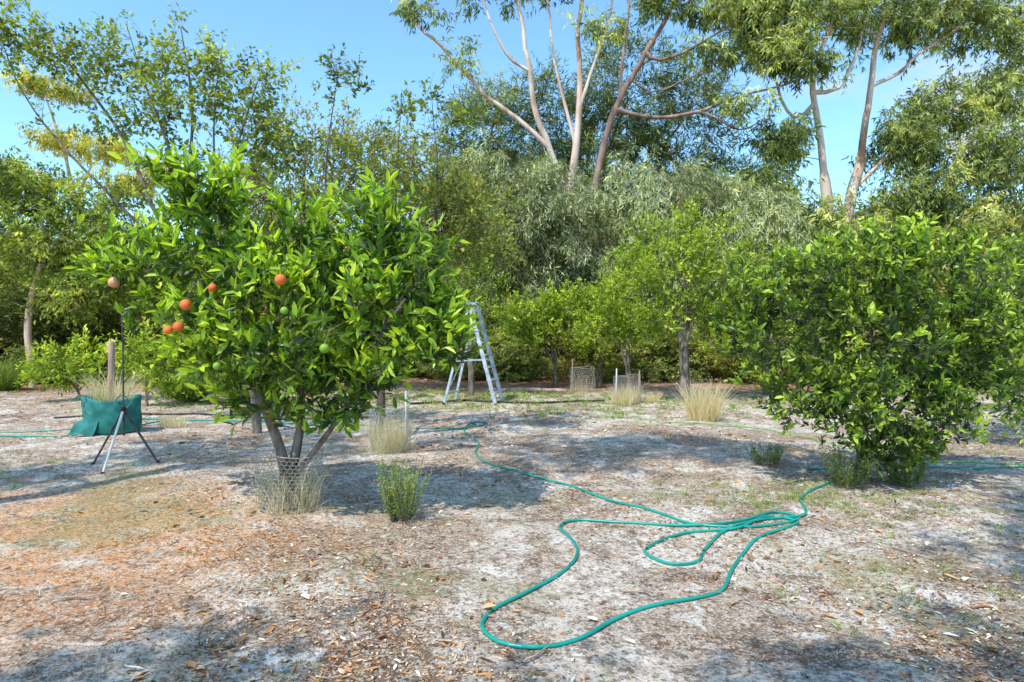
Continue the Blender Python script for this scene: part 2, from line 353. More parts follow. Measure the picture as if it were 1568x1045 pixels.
a5=t.limb(a2-8,[(bx+.35,by+.4,1.3),(bx+.6,by+.6,1.9)],.03,.012,.12,.006)
bl=[(-2.80,6.0,2.42,.46,.5,.34,1.0),(-1.95,5.9,2.12,.60,.7,.36,1.5),(-1.14,6.0,2.12,.44,.6,.36,1.1),(-.98,5.9,1.72,.48,.6,.42,1.3),
    (-1.92,5.7,1.62,.62,.6,.42,1.4),(-2.75,6.0,2.0,.42,.5,.36,.6),(-3.42,6.0,2.08,.36,.35,.18,.5),(-1.45,5.9,1.15,.42,.5,.28,1.0),(-2.35,5.9,1.25,.34,.45,.32,.7),(-1.95,5.8,1.05,.35,.4,.22,.6),
    (-.58,5.9,1.46,.22,.3,.24,.45),(-1.15,5.9,2.48,.22,.25,.16,.35),(-2.75,5.9,2.76,.22,.25,.18,.4),(-2.0,6.6,1.9,.9,.4,.5,1.0),(-1.85,5.9,2.42,.22,.25,.18,.35),(-2.6,5.7,1.55,.35,.3,.25,.4),(-3.05,5.9,1.7,.3,.3,.2,.3)]
tips,out,cl=crown(bl,15,.10,3,.5)
t.grow(tips,.12,.25,.10,skip=f0)
g=G(); t.build(g,'bark_grey',.0028,.45,8,.03)
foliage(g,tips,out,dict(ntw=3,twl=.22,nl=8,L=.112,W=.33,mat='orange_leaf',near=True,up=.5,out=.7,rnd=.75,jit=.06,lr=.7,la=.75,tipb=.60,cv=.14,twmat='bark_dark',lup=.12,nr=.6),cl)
for (x,y_,z,r,mt) in ((-1.72,5.08,1.95,.042,'rind'),(-2.53,5.30,1.77,.044,'rind'),(-2.60,5.32,1.60,.042,'rind'),(-2.67,5.30,1.575,.036,'rind'),(-3.32,5.70,1.97,.044,'rindp'),(-2.30,5.25,1.90,.032,'rind'),(-1.38,5.02,1.44,.036,'rindg'),(-1.70,5.1,1.72,.030,'rindg'),(-2.25,5.2,1.3,.03,'rindg'),(-1.1,5.2,1.9,.03,'rindg')):
    qsphere(g,(x,y_,z),r,mt); sticks(g,[(x,y_,z+r*.9)],[(x+.02,y_+.10,z+r+.12)],.003,.003,4,'bark_dark')
g.obj('orange_tree',(bx,by,0))
# ================================================================= CITRUS (right)
bx,by=3.62,7.0
t=Tree((bx,by,gzf(bx,by)-.05)); f0=t.limb(0,[(bx,by,.25)],.08,.07,.1)
t.limb(f0,[(bx-.2,by-.1,.7),(bx-.45,by-.1,1.3),(bx-.7,by-.1,1.9)],.05,.012,.15,.004)
t.limb(f0,[(bx+.05,by+.1,.8),(bx+.1,by+.1,1.5),(bx+.2,by+.1,2.2)],.055,.014,.15,.004)
t.limb(f0,[(bx+.25,by-.1,.7),(bx+.7,by,1.2),(bx+1.1,by,1.8)],.045,.012,.15,.004)
bl=[(2.62,7,1.96,.42,.5,.36,1),(3.35,6.9,1.98,.6,.7,.42,1.4),(4.15,7,2.06,.6,.7,.42,1.4),(3.95,7,2.36,.42,.4,.22,.8),(4.85,7,1.88,.5,.6,.42,1.1),(2.52,6.9,1.55,.4,.5,.4,1),
    (3.45,6.7,1.4,.65,.6,.45,1.5),(4.3,6.8,1.3,.6,.6,.45,1.4),(3.35,6.6,.85,.5,.5,.35,1.1),(2.9,6.8,.9,.36,.4,.28,.7),(4.05,6.7,.75,.42,.4,.32,.9),(5.1,7.1,1.45,.38,.4,.38,.8),(3.8,7.6,1.5,1.1,.4,.8,1.3),(3.1,7,2.26,.22,.3,.12,.3),(4.6,7,2.36,.25,.3,.12,.3),(3.7,6.8,.40,.32,.3,.2,.5),(4.75,6.9,.95,.35,.35,.25,.4)]
tips,out,cl=crown(bl,15,.10,3,.5)
t.grow(tips,.12,.25,.10,skip=f0)
g=G(); t.build(g,'bark_dark',.0028,.45,8,.03)
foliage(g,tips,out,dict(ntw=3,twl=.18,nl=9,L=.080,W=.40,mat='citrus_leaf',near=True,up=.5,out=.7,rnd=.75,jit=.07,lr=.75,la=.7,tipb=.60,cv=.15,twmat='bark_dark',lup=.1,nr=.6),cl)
g.obj('citrus_tree',(bx,by,0))
def bush_tree(name,x,y,blobs,mat,bark,L,W,nsub,subr,tps,h0=.6,r=.07,ntw=3,nl=7,twl=.22,near=False,rtip=.004,stems=3,sides=6,up=.35,shell=.5,lup=0,cv=.14,rmax=.05,tipb=.35):
    z=gzf(x,y); t=Tree((x,y,z-.05)); f=t.limb(0,[(x+.03,y,z+h0*.5),(x,y,z+h0)],r,r*.85,.2,.006)
    C=np.array([b[:3] for b in blobs]); idx=np.argsort(-C[:,2])
    for i in idx[:stems]:
        c=C[i]; b0=np.array((x,y,z+h0)); t.limb(f,[b0*.6+c*.4+np.array([0,0,.15*(c[2]-h0)]),c],r*.5,r*.12,.3,.01)
    tips,out,cl=crown(blobs,nsub,subr,tps,shell); t.grow(tips,.25,.25,.10,skip=f)
    g=G(); t.build(g,bark,rtip,.45,sides,rmax)
    foliage(g,tips,out,dict(ntw=ntw,twl=twl,nl=nl,L=L,W=W,mat=mat,near=near,up=up,out=.6,rnd=.8,jit=subr*.6,lr=.75,la=.7,tipb=tipb,cv=cv,lup=lup),cl)
    return g.obj(name,(x,y,z))
bush_tree('citrus_tree',7.3,9.6,[(6.5,9.5,2.3,.8,.7,.6),(7.6,9.6,2.2,.9,.8,.7),(6.6,9.4,1.5,.7,.7,.6),(7.7,9.4,1.3,.9,.7,.6),(7,9.4,.8,.7,.6,.4),(8.2,9.8,1.8,.8,.8,.8)],'citrus_leaf','bark_dark',.09,.42,17,.12,3,nl=8)
bush_tree('citrus_tree',9.8,12.5,[(9.4,12.5,2.2,1.1,1,.8),(10.4,12.5,1.9,1.1,1,.8),(9.4,12.3,1.1,1.2,.9,.7)],'citrus_leaf','bark_dark',.10,.42,26,.16,3,nl=7)
# ================================================================= PEAR TREE
bx,by=-3.75,10.0
t=Tree((bx,by,-.05)); f=t.limb(0,[(bx-.03,by,.6),(bx-.2,by,1.3)],.075,.06,.2)
l1=t.limb(f,[(-4.6,10,2.2),(-5.2,10,3.4),(-5.6,10,4.3),(-6.3,9.9,5.3),(-6.75,9.9,5.9)],.050,.009,.25,.01)
l2=t.limb(f,[(-4.4,10.1,2.6),(-4.8,10.1,3.6),(-4.75,10.2,4.8),(-4.9,10.2,6.0)],.050,.009,.25,.01)
l3=t.limb(f,[(-4.2,9.9,2.4),(-4.2,9.9,3.3),(-3.9,9.9,4.4),(-3.6,9.9,5.3)],.042,.008,.25,.01)
l4=t.limb(l1-14,[(-6.1,9.8,3.9),(-6.9,9.8,4.9),(-7.3,9.8,5.8)],.03,.006,.25,.01)
l5=t.limb(l2-9,[(-5.3,10,5.0),(-5.6,10,6.0)],.025,.006,.25,.01)
l6=t.limb(l3-8,[(-4.4,10,4.7),(-4.2,10,5.7)],.022,.006,.25,.01)
bl=[(-6.6,10,5.6,.8,.8,.6,1.0),(-5.7,10,5.4,.8,.8,.6,1.1),(-4.6,10,5.3,.8,.8,.6,1.2),(-3.9,10,4.8,.7,.7,.6,1.2),(-5.1,10,4.6,.8,.8,.7,.8),(-6.0,10,4.6,.7,.7,.7,.4),(-3.6,10,4.1,.7,.7,.7,1),(-4.6,10,3.7,.9,.8,.6,.7),(-5.6,10,3.5,.9,.8,.5,.3),(-7.1,10,5.9,.4,.4,.3,.4),(-7.4,9.9,5.6,.4,.4,.4,.3)]
tips,out,cl=crown(bl,19,.14,2,.2); t.grow(tips,.2,.3,.10,skip=f)
g=G(); t.build(g,'bark_grey',.0026,.40,7,.03)
foliage(g,tips,out,dict(ntw=4,twl=.30,nl=8,L=.082,W=.55,mat='pear_leaf',near=False,up=.6,out=.4,rnd=.8,jit=.08,lr=.9,la=.5,tipb=.25,cv=.15,twmat='bark_grey',twr=.0025,lup=-.2),cl)
g.obj('pear_tree',(bx,by,0))
bx,by=-1.9,9.7
t=Tree((bx,by,-.05)); f=t.limb(0,[(bx+.03,by,.7),(bx-.1,by,1.3)],.07,.06,.2)
for P_ in ([(-2.3,9.7,2.3),(-2.45,9.7,3.6),(-2.42,9.7,5.35)],[(-1.7,9.7,2.4),(-1.6,9.7,3.8),(-1.55,9.7,4.95)],[(-1.3,9.8,2.4),(-1.0,9.8,3.8),(-.75,9.7,4.8)],[(-2.7,9.8,2.2),(-3.0,9.8,3.2),(-2.9,9.8,4.1)],[(-1.9,9.7,3),(-2.0,9.7,4.3)],[(-1.2,9.8,3),(-1.15,9.7,5.0)],[(-1.6,9.8,2),(-.8,9.8,2.9),(-.3,9.7,3.4)]):
    t.limb(f,P_,.028,.004,.2,.012)
bl=[(-2.42,9.7,5.05,.13,.13,.4,.5),(-1.57,9.7,4.75,.16,.16,.35,.35),(-.85,9.7,4.5,.25,.3,.4,.4),(-1.15,9.7,4.8,.12,.15,.3,.25),(-2.3,9.7,4.0,.4,.4,.4,.5),(-1.5,9.7,3.7,.6,.6,.4,.8),(-.8,9.7,3.5,.5,.5,.4,.7),(-1.7,9.8,3.2,1.0,.8,.5,1.3),(-2.7,9.8,3.3,.6,.5,.5,.8),(-.4,9.7,3.0,.5,.5,.5,.8),(-.7,9.8,2.5,.7,.6,.4,.8),(-.2,9.7,2.5,.3,.3,.3,.3)]
tips,out,cl=crown(bl,18,.12,2,.2); t.grow(tips,.2,.3,.08,skip=f)
g=G(); t.build(g,'bark_dark',.0026,.40,7,.025)
foliage(g,tips,out,dict(ntw=3,twl=.24,nl=7,L=.078,W=.5,mat='pear_leaf',near=False,up=.7,out=.3,rnd=.6,jit=.07,lr=.9,la=.5,tipb=.15,cv=.15,twmat='bark_dark',twr=.0025,lup=-.2),cl-.7)
g.obj('apple_tree',(bx,by,0))
bush_tree('wattle_tree',-4.9,16.2,[(-4.8,16,5.8,1.4,1.3,.9),(-3.5,16,5.5,1.2,1.2,.9),(-2.2,16,5.1,1.2,1.2,.8),(-1.3,16,4.5,1.1,1.1,.8),(-2.5,16,4.2,1.3,1.2,.8),(-5.9,16,4.8,1.2,1.2,.9),(-4.4,16,4.6,1.3,1.2,.9),(-.9,16,3.6,.9,.9,.7),(-6.3,16,3.7,1.1,1,.8),(-2.0,16,3.1,1.4,1,.8),(-4,16,3.2,1.2,1,.8)],
          'olive_leaf','bark_dark',.10,.42,48,.20,3,h0=1.6,r=.16,nl=8,twl=.32,stems=7,shell=.3,rtip=.0045)
bush_tree('peach_tree',-.95,15.6,[(-1.0,15.6,2.7,.7,.6,.5),(-.4,15.6,2.4,.6,.6,.5),(-1.3,15.6,2.0,.6,.5,.4),(-.2,15.6,1.9,.5,.5,.4),(-.8,15.5,3.1,.5,.5,.3)],'lime_leaf','bark_grey',.09,.35,18,.12,2,h0=.7,r=.08,nl=7,stems=4,shell=.3)
bush_tree('lemon_tree',1.15,18.4,[(.8,18.4,2.1,.7,.7,.6),(1.5,18.4,2.2,.6,.6,.5),(1.1,18.2,1.4,.9,.7,.5),(.3,18.4,1.7,.5,.5,.5)],'lime_leaf','bark_dark',.11,.45,24,.14,3,h0=.6,r=.07)
bush_tree('lemon_tree',2.3,18.0,[(2.1,18,2.0,.6,.6,.6),(2.7,18,2.3,.6,.6,.5),(2.4,17.8,1.4,.8,.7,.5)],'lime_leaf','bark_dark',.11,.45,24,.14,3,h0=.6,r=.07)
bush_tree('plum_tree',2.75,16.2,[(2.6,16.2,2.4,.7,.7,.7),(2.2,16.2,1.8,.6,.6,.5),(3.1,16.2,1.7,.6,.6,.5),(2.9,16.2,3.1,.5,.5,.5)],'lime_leaf','bark_grey',.09,.42,24,.14,3,h0=.6,r=.07,shell=.3)
bush_tree('plum_tree',3.72,14.8,[(3.5,14.8,3.2,.8,.8,.7),(4.2,14.8,3.3,.7,.7,.7),(3.0,14.8,2.7,.8,.8,.6),(4.4,14.8,2.6,.9,.8,.7),(3.6,14.7,2.4,.9,.8,.6),(3.2,14.7,1.7,.7,.6,.4),(4.3,14.7,1.8,.7,.6,.5),(3.0,14.8,3.5,.4,.4,.4,.5),(5.0,14.8,2.2,.6,.6,.6),(3.9,14.8,3.8,.4,.4,.3,.5),(4.6,14.6,1.2,.5,.5,.4,.7)],
          'lime_leaf','bark_grey',.09,.42,22,.14,3,h0=1.15,r=.12,stems=6,shell=.3)
bush_tree('apple_tree',5.9,15.8,[(5.6,15.8,3.0,.9,.8,.7),(6.4,15.8,2.8,.9,.8,.7),(5.6,15.6,2.0,.9,.8,.7),(6.6,15.7,1.8,.9,.8,.6),(5.2,15.6,1.4,.5,.5,.4),(7.4,15.8,2.3,.8,.8,.8)],'pear_leaf','bark_grey',.095,.45,26,.15,3,h0=.8,r=.1,stems=4)
# ================================================================= dense weeping peppermints
def weeping(name,x,y,blobs,mat,nsub,subr,tps,L=.20,W=.15,ntw=5,nl=10,twl=.5,up=-.8,bark='bark_brown',h0=2.0,r=.22,tint=0,out=.6,rnd=.5,cv=.20,tipb=.45):
    t=Tree((x,y,-.1)); f=t.limb(0,[(x+.1,y,h0)],r,r*.8,.5)
    C=np.array([b[:3] for b in blobs])
    for c in C[np.argsort(-C[:,2])][:6]: t.limb(f,[np.array((x,y,h0))*.55+c*.45+np.array([0,0,.5]),c],r*.5,.04,.6,.03)
    tips,o,cl=crown(blobs,nsub,subr,tps,.72); t.grow(tips,.6,.35,.08,skip=f)
    g=G(); t.build(g,bark,.006,.42,6,.10)
    foliage(g,tips,o,dict(ntw=ntw,twl=twl,nl=nl,L=L,W=W,mat=mat,near=False,up=up,out=out,rnd=rnd,jit=subr*.5,lr=.6,la=.7,tipb=tipb,cv=cv,lup=-.2,nr=.6),cl+tint)
    return g.obj(name,(x,y,0))
weeping('peppermint_tree',1.0,22.3,[(.2,22,4.9,2.0,1.6,1.5,1.3),(1.5,22,5.7,1.6,1.5,1.1),(-1.4,22,5.3,1.6,1.4,1.3),(2.2,22,4.2,1.6,1.4,1.3),(.3,22,3.0,2.0,1.2,1.0),(-1.2,22,3.4,1.2,1.1,1.1),(2.0,22,2.5,1.5,1.2,.9),(-.3,22.3,6.5,1.5,1.3,1.0),(.9,21.5,5.2,1.0,1,.9),(1,22.2,1.7,2.2,1,.9,.8)],'weep_leaf',54,.26,3)
weeping('peppermint_tree',5.2,21.8,[(4.8,21.5,5.7,1.8,1.5,1.4,1.3),(6.6,21.5,5.0,1.5,1.4,1.2),(7.9,21.8,4.7,1.3,1.3,1.2),(4.2,21.5,4.2,1.5,1.3,1.1),(6.0,21.4,3.6,1.7,1.2,1.1),(7.7,21.5,3.3,1.4,1.2,1.0),(4.8,21.5,2.6,1.6,1.1,.9),(3.3,21.6,3.0,1.0,.9,.9)],'weep_leaf',54,.26,3,tint=.3)
weeping('sheoak_tree',3.3,29,[(-.9,29,9.6,2.0,1.8,2.0),(1.2,29,10.0,2.3,2,2.2,1.2),(3.2,29,9.2,2.2,2,2.2),(4.9,29,11.2,2.4,2,2.2,1.2),(7.0,29,10.0,2.2,2,2.3,1.2),(2.4,29,7.0,3,2,2),(6.5,29,7.2,3,2,2),(-1.6,29,7.4,2.0,1.8,1.8),(9,29,7.0,2,2,1.8)],'dark_leaf',68,.36,3,L=.30,W=.14,ntw=4,nl=9,twl=.6,up=-.1,out=.8,h0=4,r=.35)
# ================================================================= gums
def gumtree(name,base,limbs,blobs,mat,bark,nsub,subr,tps,L=.25,W=.22,ntw=4,nl=9,rtip=.007,shell=.3,ex=.40,rmax=.07,cv=.24,twl=.4):
    t=Tree(base); ends=[]; 
    for (ref,frac,pts,r0,r1) in limbs:
        if ref is None: pi=0
        else: a,b=ends[ref]; pi=int(a+(b-a)*frac)
        s0=len(t.P); e=t.limb(pi,pts,r0,r1,.35,.025); ends.append((s0,e))
    tips,o,cl=crown(blobs,nsub,subr,tps,shell)
    t.grow(tips,.45,.25,.13,skip=max(1,int(ends[0][1]*.7)))
    g=G(); t.build(g,bark,rtip,ex,9,rmax)
    foliage(g,tips,o,dict(ntw=ntw,twl=twl,nl=nl,L=L,W=W,mat=mat,near=False,up=-.25,out=.5,rnd=.8,jit=subr*.55,lr=.6,la=.4,tipb=.2,cv=cv,lup=-.55,nr=.7),cl)
    return g.obj(name,(base[0],base[1],0))
gumtree('gum_tree',(2.3,25,-.1),[
 (None,0,[(2.3,25,2),(2.2,25,4.2),(2.1,25,6.15)],.28,.20),
 (0,1,[(1.46,25,7.8),(.74,25,9.7),(.5,24.8,11.4),(.14,24.8,13.6),(-.2,24.8,16)],.14,.04),
 (1,.22,[(.2,25,9.2),(-1.05,25,10.1),(-2.25,25,11.4),(-3.44,25,12.5),(-4.04,25,13.7),(-4.5,25,16)],.09,.03),
 (0,1,[(2.4,25,8.8),(2.5,25,10.7),(2.4,25,12.6),(2.8,25,15.5)],.16,.05),
 (3,.35,[(3.1,25,11.5),(3.5,25,13),(3.6,25,15.5)],.07,.025),
 (1,.5,[(-.2,24.8,11.4),(-.9,24.6,12.8),(-1.2,24.6,15)],.06,.025),
 (3,.2,[(1.8,25,10.6),(1.5,25,12.5),(1.2,25,15.5)],.07,.025)],
 [(-3.3,25,13.2,1.2,1,.8,.3),(-1.2,25,14,1.2,1.2,.7,.4),(.6,25,13.8,1.2,1.2,.7,.4),(2.4,25,14.8,1.8,1.4,1.2,.6),(-4.3,25,15.6,1.4,1.2,1.2,.5),(0,25,16.4,2,1.6,1.2,1),(3,25,16.9,2,1.6,1,1),(3.3,25,12.4,.8,.8,.5,.3),(-1.6,25,11.2,.7,.6,.4,.2)],
 'gum_leaf','bark_gum',26,.25,3)
gumtree('gum_tree',(3.1,24.4,-.1),[
 (None,0,[(2.9,24.4,3),(2.9,24.4,6.4)],.24,.19),
 (0,1,[(3.5,24.4,8.8),(4.45,24.4,10.7),(5.4,24.4,12.4),(6.6,24.4,14.5),(7.4,24.4,16.5)],.13,.04),
 (1,.25,[(5.0,24.4,9.0),(6.6,24.3,9.2),(8,24.2,9.7),(9.7,24.2,10.1),(10.9,24.2,10.8)],.08,.025),
 (1,.45,[(5.2,24,10.9),(6.8,24,11.6),(8.3,24,12.6)],.07,.025),
 (1,.3,[(3.9,24.4,11.2),(4.1,24.4,13.2),(4.6,24.4,15.5)],.06,.025),
 (2,.4,[(7.2,24,8.9),(8.0,24,8.5),(9,24,8.9)],.04,.02),
 (1,.35,[(4.9,24.2,9.9),(5.9,24.2,10.2),(7.2,24.2,10.9)],.04,.02)],
 [(5.2,24.4,13.4,1.2,1.2,.9,.6),(7,24.4,13.4,1.6,1.4,1,.9),(8.8,24.2,12.6,1.3,1.2,.8,1),(9.3,24.2,11.2,1.1,1,.6,.7),(10.4,24.2,10.9,.9,.9,.5,.7),(7,24.4,11.3,1,.9,.5,.5),(4.4,24.4,15.5,1.5,1.3,1,.8),(7.5,24.4,16,2,1.5,1,1),(8.2,24,9.4,.7,.6,.3,.25)],
 'gum_leaf','bark_brown',30,.25,3)
gumtree('gum_tree',(11.3,25,-.1),[
 (None,0,[(11.6,25,3),(11.4,25,6.9)],.27,.19),
 (0,1,[(11.2,25,8.5),(10.9,25,10.4),(11.6,25,12.4),(12.1,25,15)],.14,.04),
 (1,.35,[(11.9,25,10.3),(12.6,25,11.8),(13.2,25,13.6)],.08,.03),
 (1,.3,[(10.3,25,9.2),(9.7,25,10.4),(9.4,25,12)],.07,.03)],
 [(9.5,25,12.2,1.6,1.3,1.1,1),(12.0,25,12.9,1.6,1.3,.9,.7),(10.6,25,13.8,1.6,1.3,.9,1),(9.9,25,8.4,1.1,1,.8,.8),(11.9,25,15,2,1.6,1,1),(9.2,25,6.7,1.5,1.2,1.0,1),(11.1,25,5.2,2,1.4,1.2,1.1),(8.8,25,13.6,1.4,1.2,.9,.9)],
 'gum_leaf','bark_gum',42,.26,3)
gumtree('gum_tree',(11.7,26,-.1),[
 (None,0,[(11.9,26,3),(12.5,26,5.4),(13.2,26,7.8)],.26,.19),
 (0,1,[(13.4,26,10.2),(13.7,26,12.1),(14.3,26,14),(14.6,26,16.5)],.14,.04),
 (1,.3,[(14.6,26,11.2),(15.7,26,12.2),(17.2,26,13.2)],.08,.03),
 (0,.9,[(14.4,26,8.2),(15.8,26,9.3),(17.6,26,10.2)],.08,.03),
 (1,.5,[(13.0,26,13),(12.6,26,15)],.06,.03)],
 [(15.0,26,13.2,1.9,1.5,1.2,1.2),(17.8,26,13.0,2.0,1.5,1.3,1.1),(18.4,26,10.6,1.8,1.5,1.2,.9),(16.4,26,9.8,1.6,1.4,1.1,.9),(14.8,26,8.6,1.4,1.3,1.1,1.1),(17.9,26,8.0,1.9,1.5,1.2,1.1),(15.8,26,6.6,1.8,1.4,1.1,1.2),(14,26,15.2,2,1.5,1.1,1.1),(17,26,15.5,2,1.5,1.1,1.1),(13.6,26,5.0,1.8,1.3,1.1,1.1),(18.2,26,5.5,1.9,1.5,1.3,1.1),(20,26,8,2,1.6,1.8,1.0),(20.5,26,12,2,1.6,2,.8)],
 'gum_leaf','bark_gum',48,.27,3)
gumtree('gum_tree',(-13,18.5,-.1),[
 (None,0,[(-13,18.5,2),(-12.6,18.5,3.6)],.10,.08),(0,1,[(-12.8,18.5,4.8),(-13.4,18.5,6)],.05,.02),(0,1,[(-11.8,18.5,4.4),(-10.9,18.5,5)],.05,.02)],
 [(-12.5,18.5,5.0,1.6,1.2,.9,1),(-13.4,18.5,5.7,1.2,1.2,.8,.8),(-10.9,18.5,4.4,1.3,1.1,.9,1),(-12.6,18.5,3.8,1.5,1.2,.8,1),(-10.6,18.5,3.2,1.2,1,.8,.9),(-14.5,18.5,4.8,1.4,1.3,1.2,1),(-11.6,18.5,2.4,1.5,1,.7,.9)],
 'pear_leaf','bark_gum',40,.22,3,L=.13,W=.4)
gumtree('gum_tree',(-22,35,-.1),[
 (None,0,[(-22,35,4),(-22.2,35,8)],.22,.15),(0,1,[(-23,35,11),(-23.8,35,13.6)],.10,.04),(0,1,[(-21.5,35,9.5),(-20.6,35,10.6)],.08,.04),(0,.9,[(-22.6,35,10),(-22.9,35,11.2)],.07,.03)],
 [(-24.0,35,14.0,1.6,1.2,.22,.5),(-22.6,35,13.5,.9,.8,.16,.25),(-23.0,35,11.2,1.5,1.4,.28,.55),(-20.6,35,10.6,2.1,1.5,.35,.7),(-19.6,35,9.0,2.2,1.5,.5,.7),(-18.2,35,9.6,1.6,1.5,.4,.5),(-24,35,9.0,1.6,1.4,.4,.4)],
 'gold_gum_leaf','bark_gum',44,.22,3,L=.22,W=.28)
# trees that stand behind / beside the photographer and dapple the foreground
gumtree('gum_tree',(-6.5,3.7,-.1),[
 (None,0,[(-6.5,3.7,4),(-6.7,3.7,8)],.15,.10),(0,1,[(-7.3,3.4,10),(-7.6,3.2,12)],.07,.03),(0,1,[(-5.4,3.6,9.6),(-4.0,3.8,10.6),(-2.3,3.6,10.8)],.05,.02),(0,.8,[(-8,3.2,8),(-9,2.6,9)],.05,.02)],
 [(-7.6,3.2,11.6,1.3,1.3,.9,.9),(-4.6,3.9,11.0,.9,.9,.6,.4),(-7.4,4.4,8.6,.9,.9,.6,.8),(-2.6,3.6,10.7,1.1,.7,.5,1.0),(-1.4,3.2,10.8,.8,.6,.5,.9),(-8.8,2.8,8.6,1.0,.7,.6,.9),(-3.4,2.9,10.4,.7,.6,.4,.5)],
 'gum_leaf','bark_gum',28,.22,3,L=.17,W=.26)
gumtree('gum_tree',(-2.2,-3.6,-.1),[
 (None,0,[(-2.1,-3.5,3),(-2,-3,5.6)],.22,.16),(0,1,[(-1.2,-2.2,7),(.2,-.9,8.2)],.06,.02),(0,1,[(-3.4,-2.4,7),(-4.9,-1.8,8.2)],.06,.02)],
 [(.1,-.8,8.2,1.2,.6,.6,.7),(-1.4,-1.5,8,1.0,.7,.6,.7),(-3.1,-1.7,8,1,.6,.6,.7),(-4.7,-1.4,8,1,.6,.6,.8),(1.1,.5,8.2,1,.7,.6,1.0),(2.2,-.4,8.4,.9,.9,.6,.9),(1.9,1.8,8.3,.9,.6,.5,.8)],
 'gum_leaf','bark_gum',28,.20,3,L=.17,W=.26)
# ================================================================= distant trees
dt=bpy.data.objects.new('distant_trees',None); bpy.context.collection.objects.link(dt)
protos=[]
for k,mt in enumerate(('dark_leaf','gum_leaf','olive_leaf')):
    t=Tree((0,0,-.1)); f=t.limb(0,[(0,0,1.5)],.14,.1,.4)
    bl=[(rn(1)[0]*.9,rn(1)[0]*.9,2+i*.5,1.5,1.5,1.0) for i in range(6)]
    bl+=[(math.cos(a)*1.5,math.sin(a)*1.5,1.2,1.2,1.2,1.0) for a in (0,1.6,3.1,4.7)]
    tips,o,cl=crown(bl,34,.28,3,.6); t.grow(tips,.5,.3,.08,skip=f)
    g=G(); t.build(g,'bark_brown',.006,.42,5,.06)
    foliage(g,tips,o,dict(ntw=3,twl=.4,nl=8,L=.24,W=.3,mat=mt,up=-.1,out=.6,rnd=.7,jit=.15,lr=.6,la=.5,tipb=.3,cv=.2,nr=.6),cl)
    protos.append(g.mesh('distant_tree_'+mt))
def place(k,x,y,s,sz,rot):
    o=bpy.data.objects.new('crown',protos[k]); o.location=(x,y,0); o.scale=(s,s,sz); o.rotation_euler=(0,0,rot); o.parent=dt; bpy.context.collection.objects.link(o)
for i in range(30):
    x=-46+92*i/29+rn(1)[0]; place(i%3,x,40+rn(1)[0]*3,1.5+.4*R(),1.1+.35*R()+.4*(x>0)-.15*(x<-12),R()*6.28)
for i in range(16):
    x=-24+48*i/15+rn(1)[0]*.6; y=27+rn(1)[0]*1.2
    if x<-3: y-=2
    place((i*2)%3,x,y,.85+.3*R(),.58+.22*R(),R()*6.28)
for (x,y,s,sz,k) in ((-13.5,20.5,.7,.5,0),(-16,19.5,.8,.62,2),(-10.8,21,.7,.45,0),(-8.4,20.5,.7,.55,2),(-6,21,.7,.5,1),(-15,23,1.1,.9,1),(13,19,.8,.6,2),(15.5,17.5,.8,.62,2),(11,21,.8,.65,0),(9,20,.6,.55,1),(17.5,21,1,1,0),(14.5,22,1,.9,2),(19.5,18,1,.9,1),(-4,22.5,.8,.8,0),(-9,26,1,1.1,1),(-18,15,.9,.8,0),
    (-2.5,22.6,.6,.42,2),(0,20.6,.45,.30,1),(2.2,20.4,.45,.28,2),(4.6,19.9,.45,.30,1),(7,19.8,.5,.36,2),(-1.6,20.8,.45,.34,0),(3.4,26.2,.8,.5,1),(9.6,23.5,.7,.45,1)):
    place(k,x,y,s,sz,R()*6.28)
# ================================================================= low plants
bush_tree('garden_shrub',-9.3,14.6,[(-9.3,14.6,.9,.7,.6,.5),(-8.6,14.6,.7,.6,.5,.4),(-9.9,14.7,.7,.5,.5,.4)],'lime_leaf','bark_dark',.12,.3,20,.12,3,h0=.2,r=.03)
bush_tree('garden_shrub',-7.3,13.6,[(-7.3,13.6,1.1,.5,.5,.5),(-6.8,13.6,.7,.5,.5,.4),(-6.4,13.8,1.2,.4,.4,.4)],'lime_leaf','bark_dark',.10,.4,20,.12,3,h0=.2,r=.03)
bush_tree('garden_shrub',-4.9,14.8,[(-4.9,14.8,.9,.7,.6,.5),(-3.9,14.8,.8,.6,.5,.5),(-3,15,.9,.7,.5,.5)],'lime_leaf','bark_dark',.10,.4,20,.12,3,h0=.2,r=.03)
for (x,y,h,rd) in ((-12.8,17.2,1.25,.5),(-6.9,14.6,.95,.4),(-5.5,14.3,.8,.4),(-14.6,17.6,1.1,.5),(-7.8,16,1.0,.4)):
    g=G(); tuft(g,x,y,rd*.5,h,900,'grass',1.0,.014,.45,.8); g.obj('tussock_grass',(x,y,0))
x0,y0=-.93,5.68; g=G(); n=95; a=R(n)*6.283; r=.10*np.sqrt(R(n)); b=np.stack([x0+r*np.cos(a),y0+r*np.sin(a),np.full(n,gzf(x0,y0))],1)
d=nrm(np.stack([np.cos(a)*r*3.0+rn(n)*.12,np.sin(a)*r*3.0+rn(n)*.12,np.ones(n)],1)); h=(.20+.34*R(n))
sticks(g,b,b+d*h[:,None],.0025,.0012,4,'bark_dark')
nl=50; S=np.repeat(b,nl,0);D=np.repeat(d,nl,0);H=np.repeat(h,nl);u=np.tile((np.arange(nl)+.5)/nl,n)*.9+.12
rad=nrm(rn(len(S),3)); leaves(g,S+D*(u*H)[:,None],nrm(D*.6+rad*.8),rn(len(S),3),.026,.007,'shrub_leaf',.38+.4*u+rn(len(S))*.14,False)
tuft(g,x0,y0,.14,.16,60,'dry',1.0,.003,.6); g.obj('rosemary_shrub',(x0,y0,0))
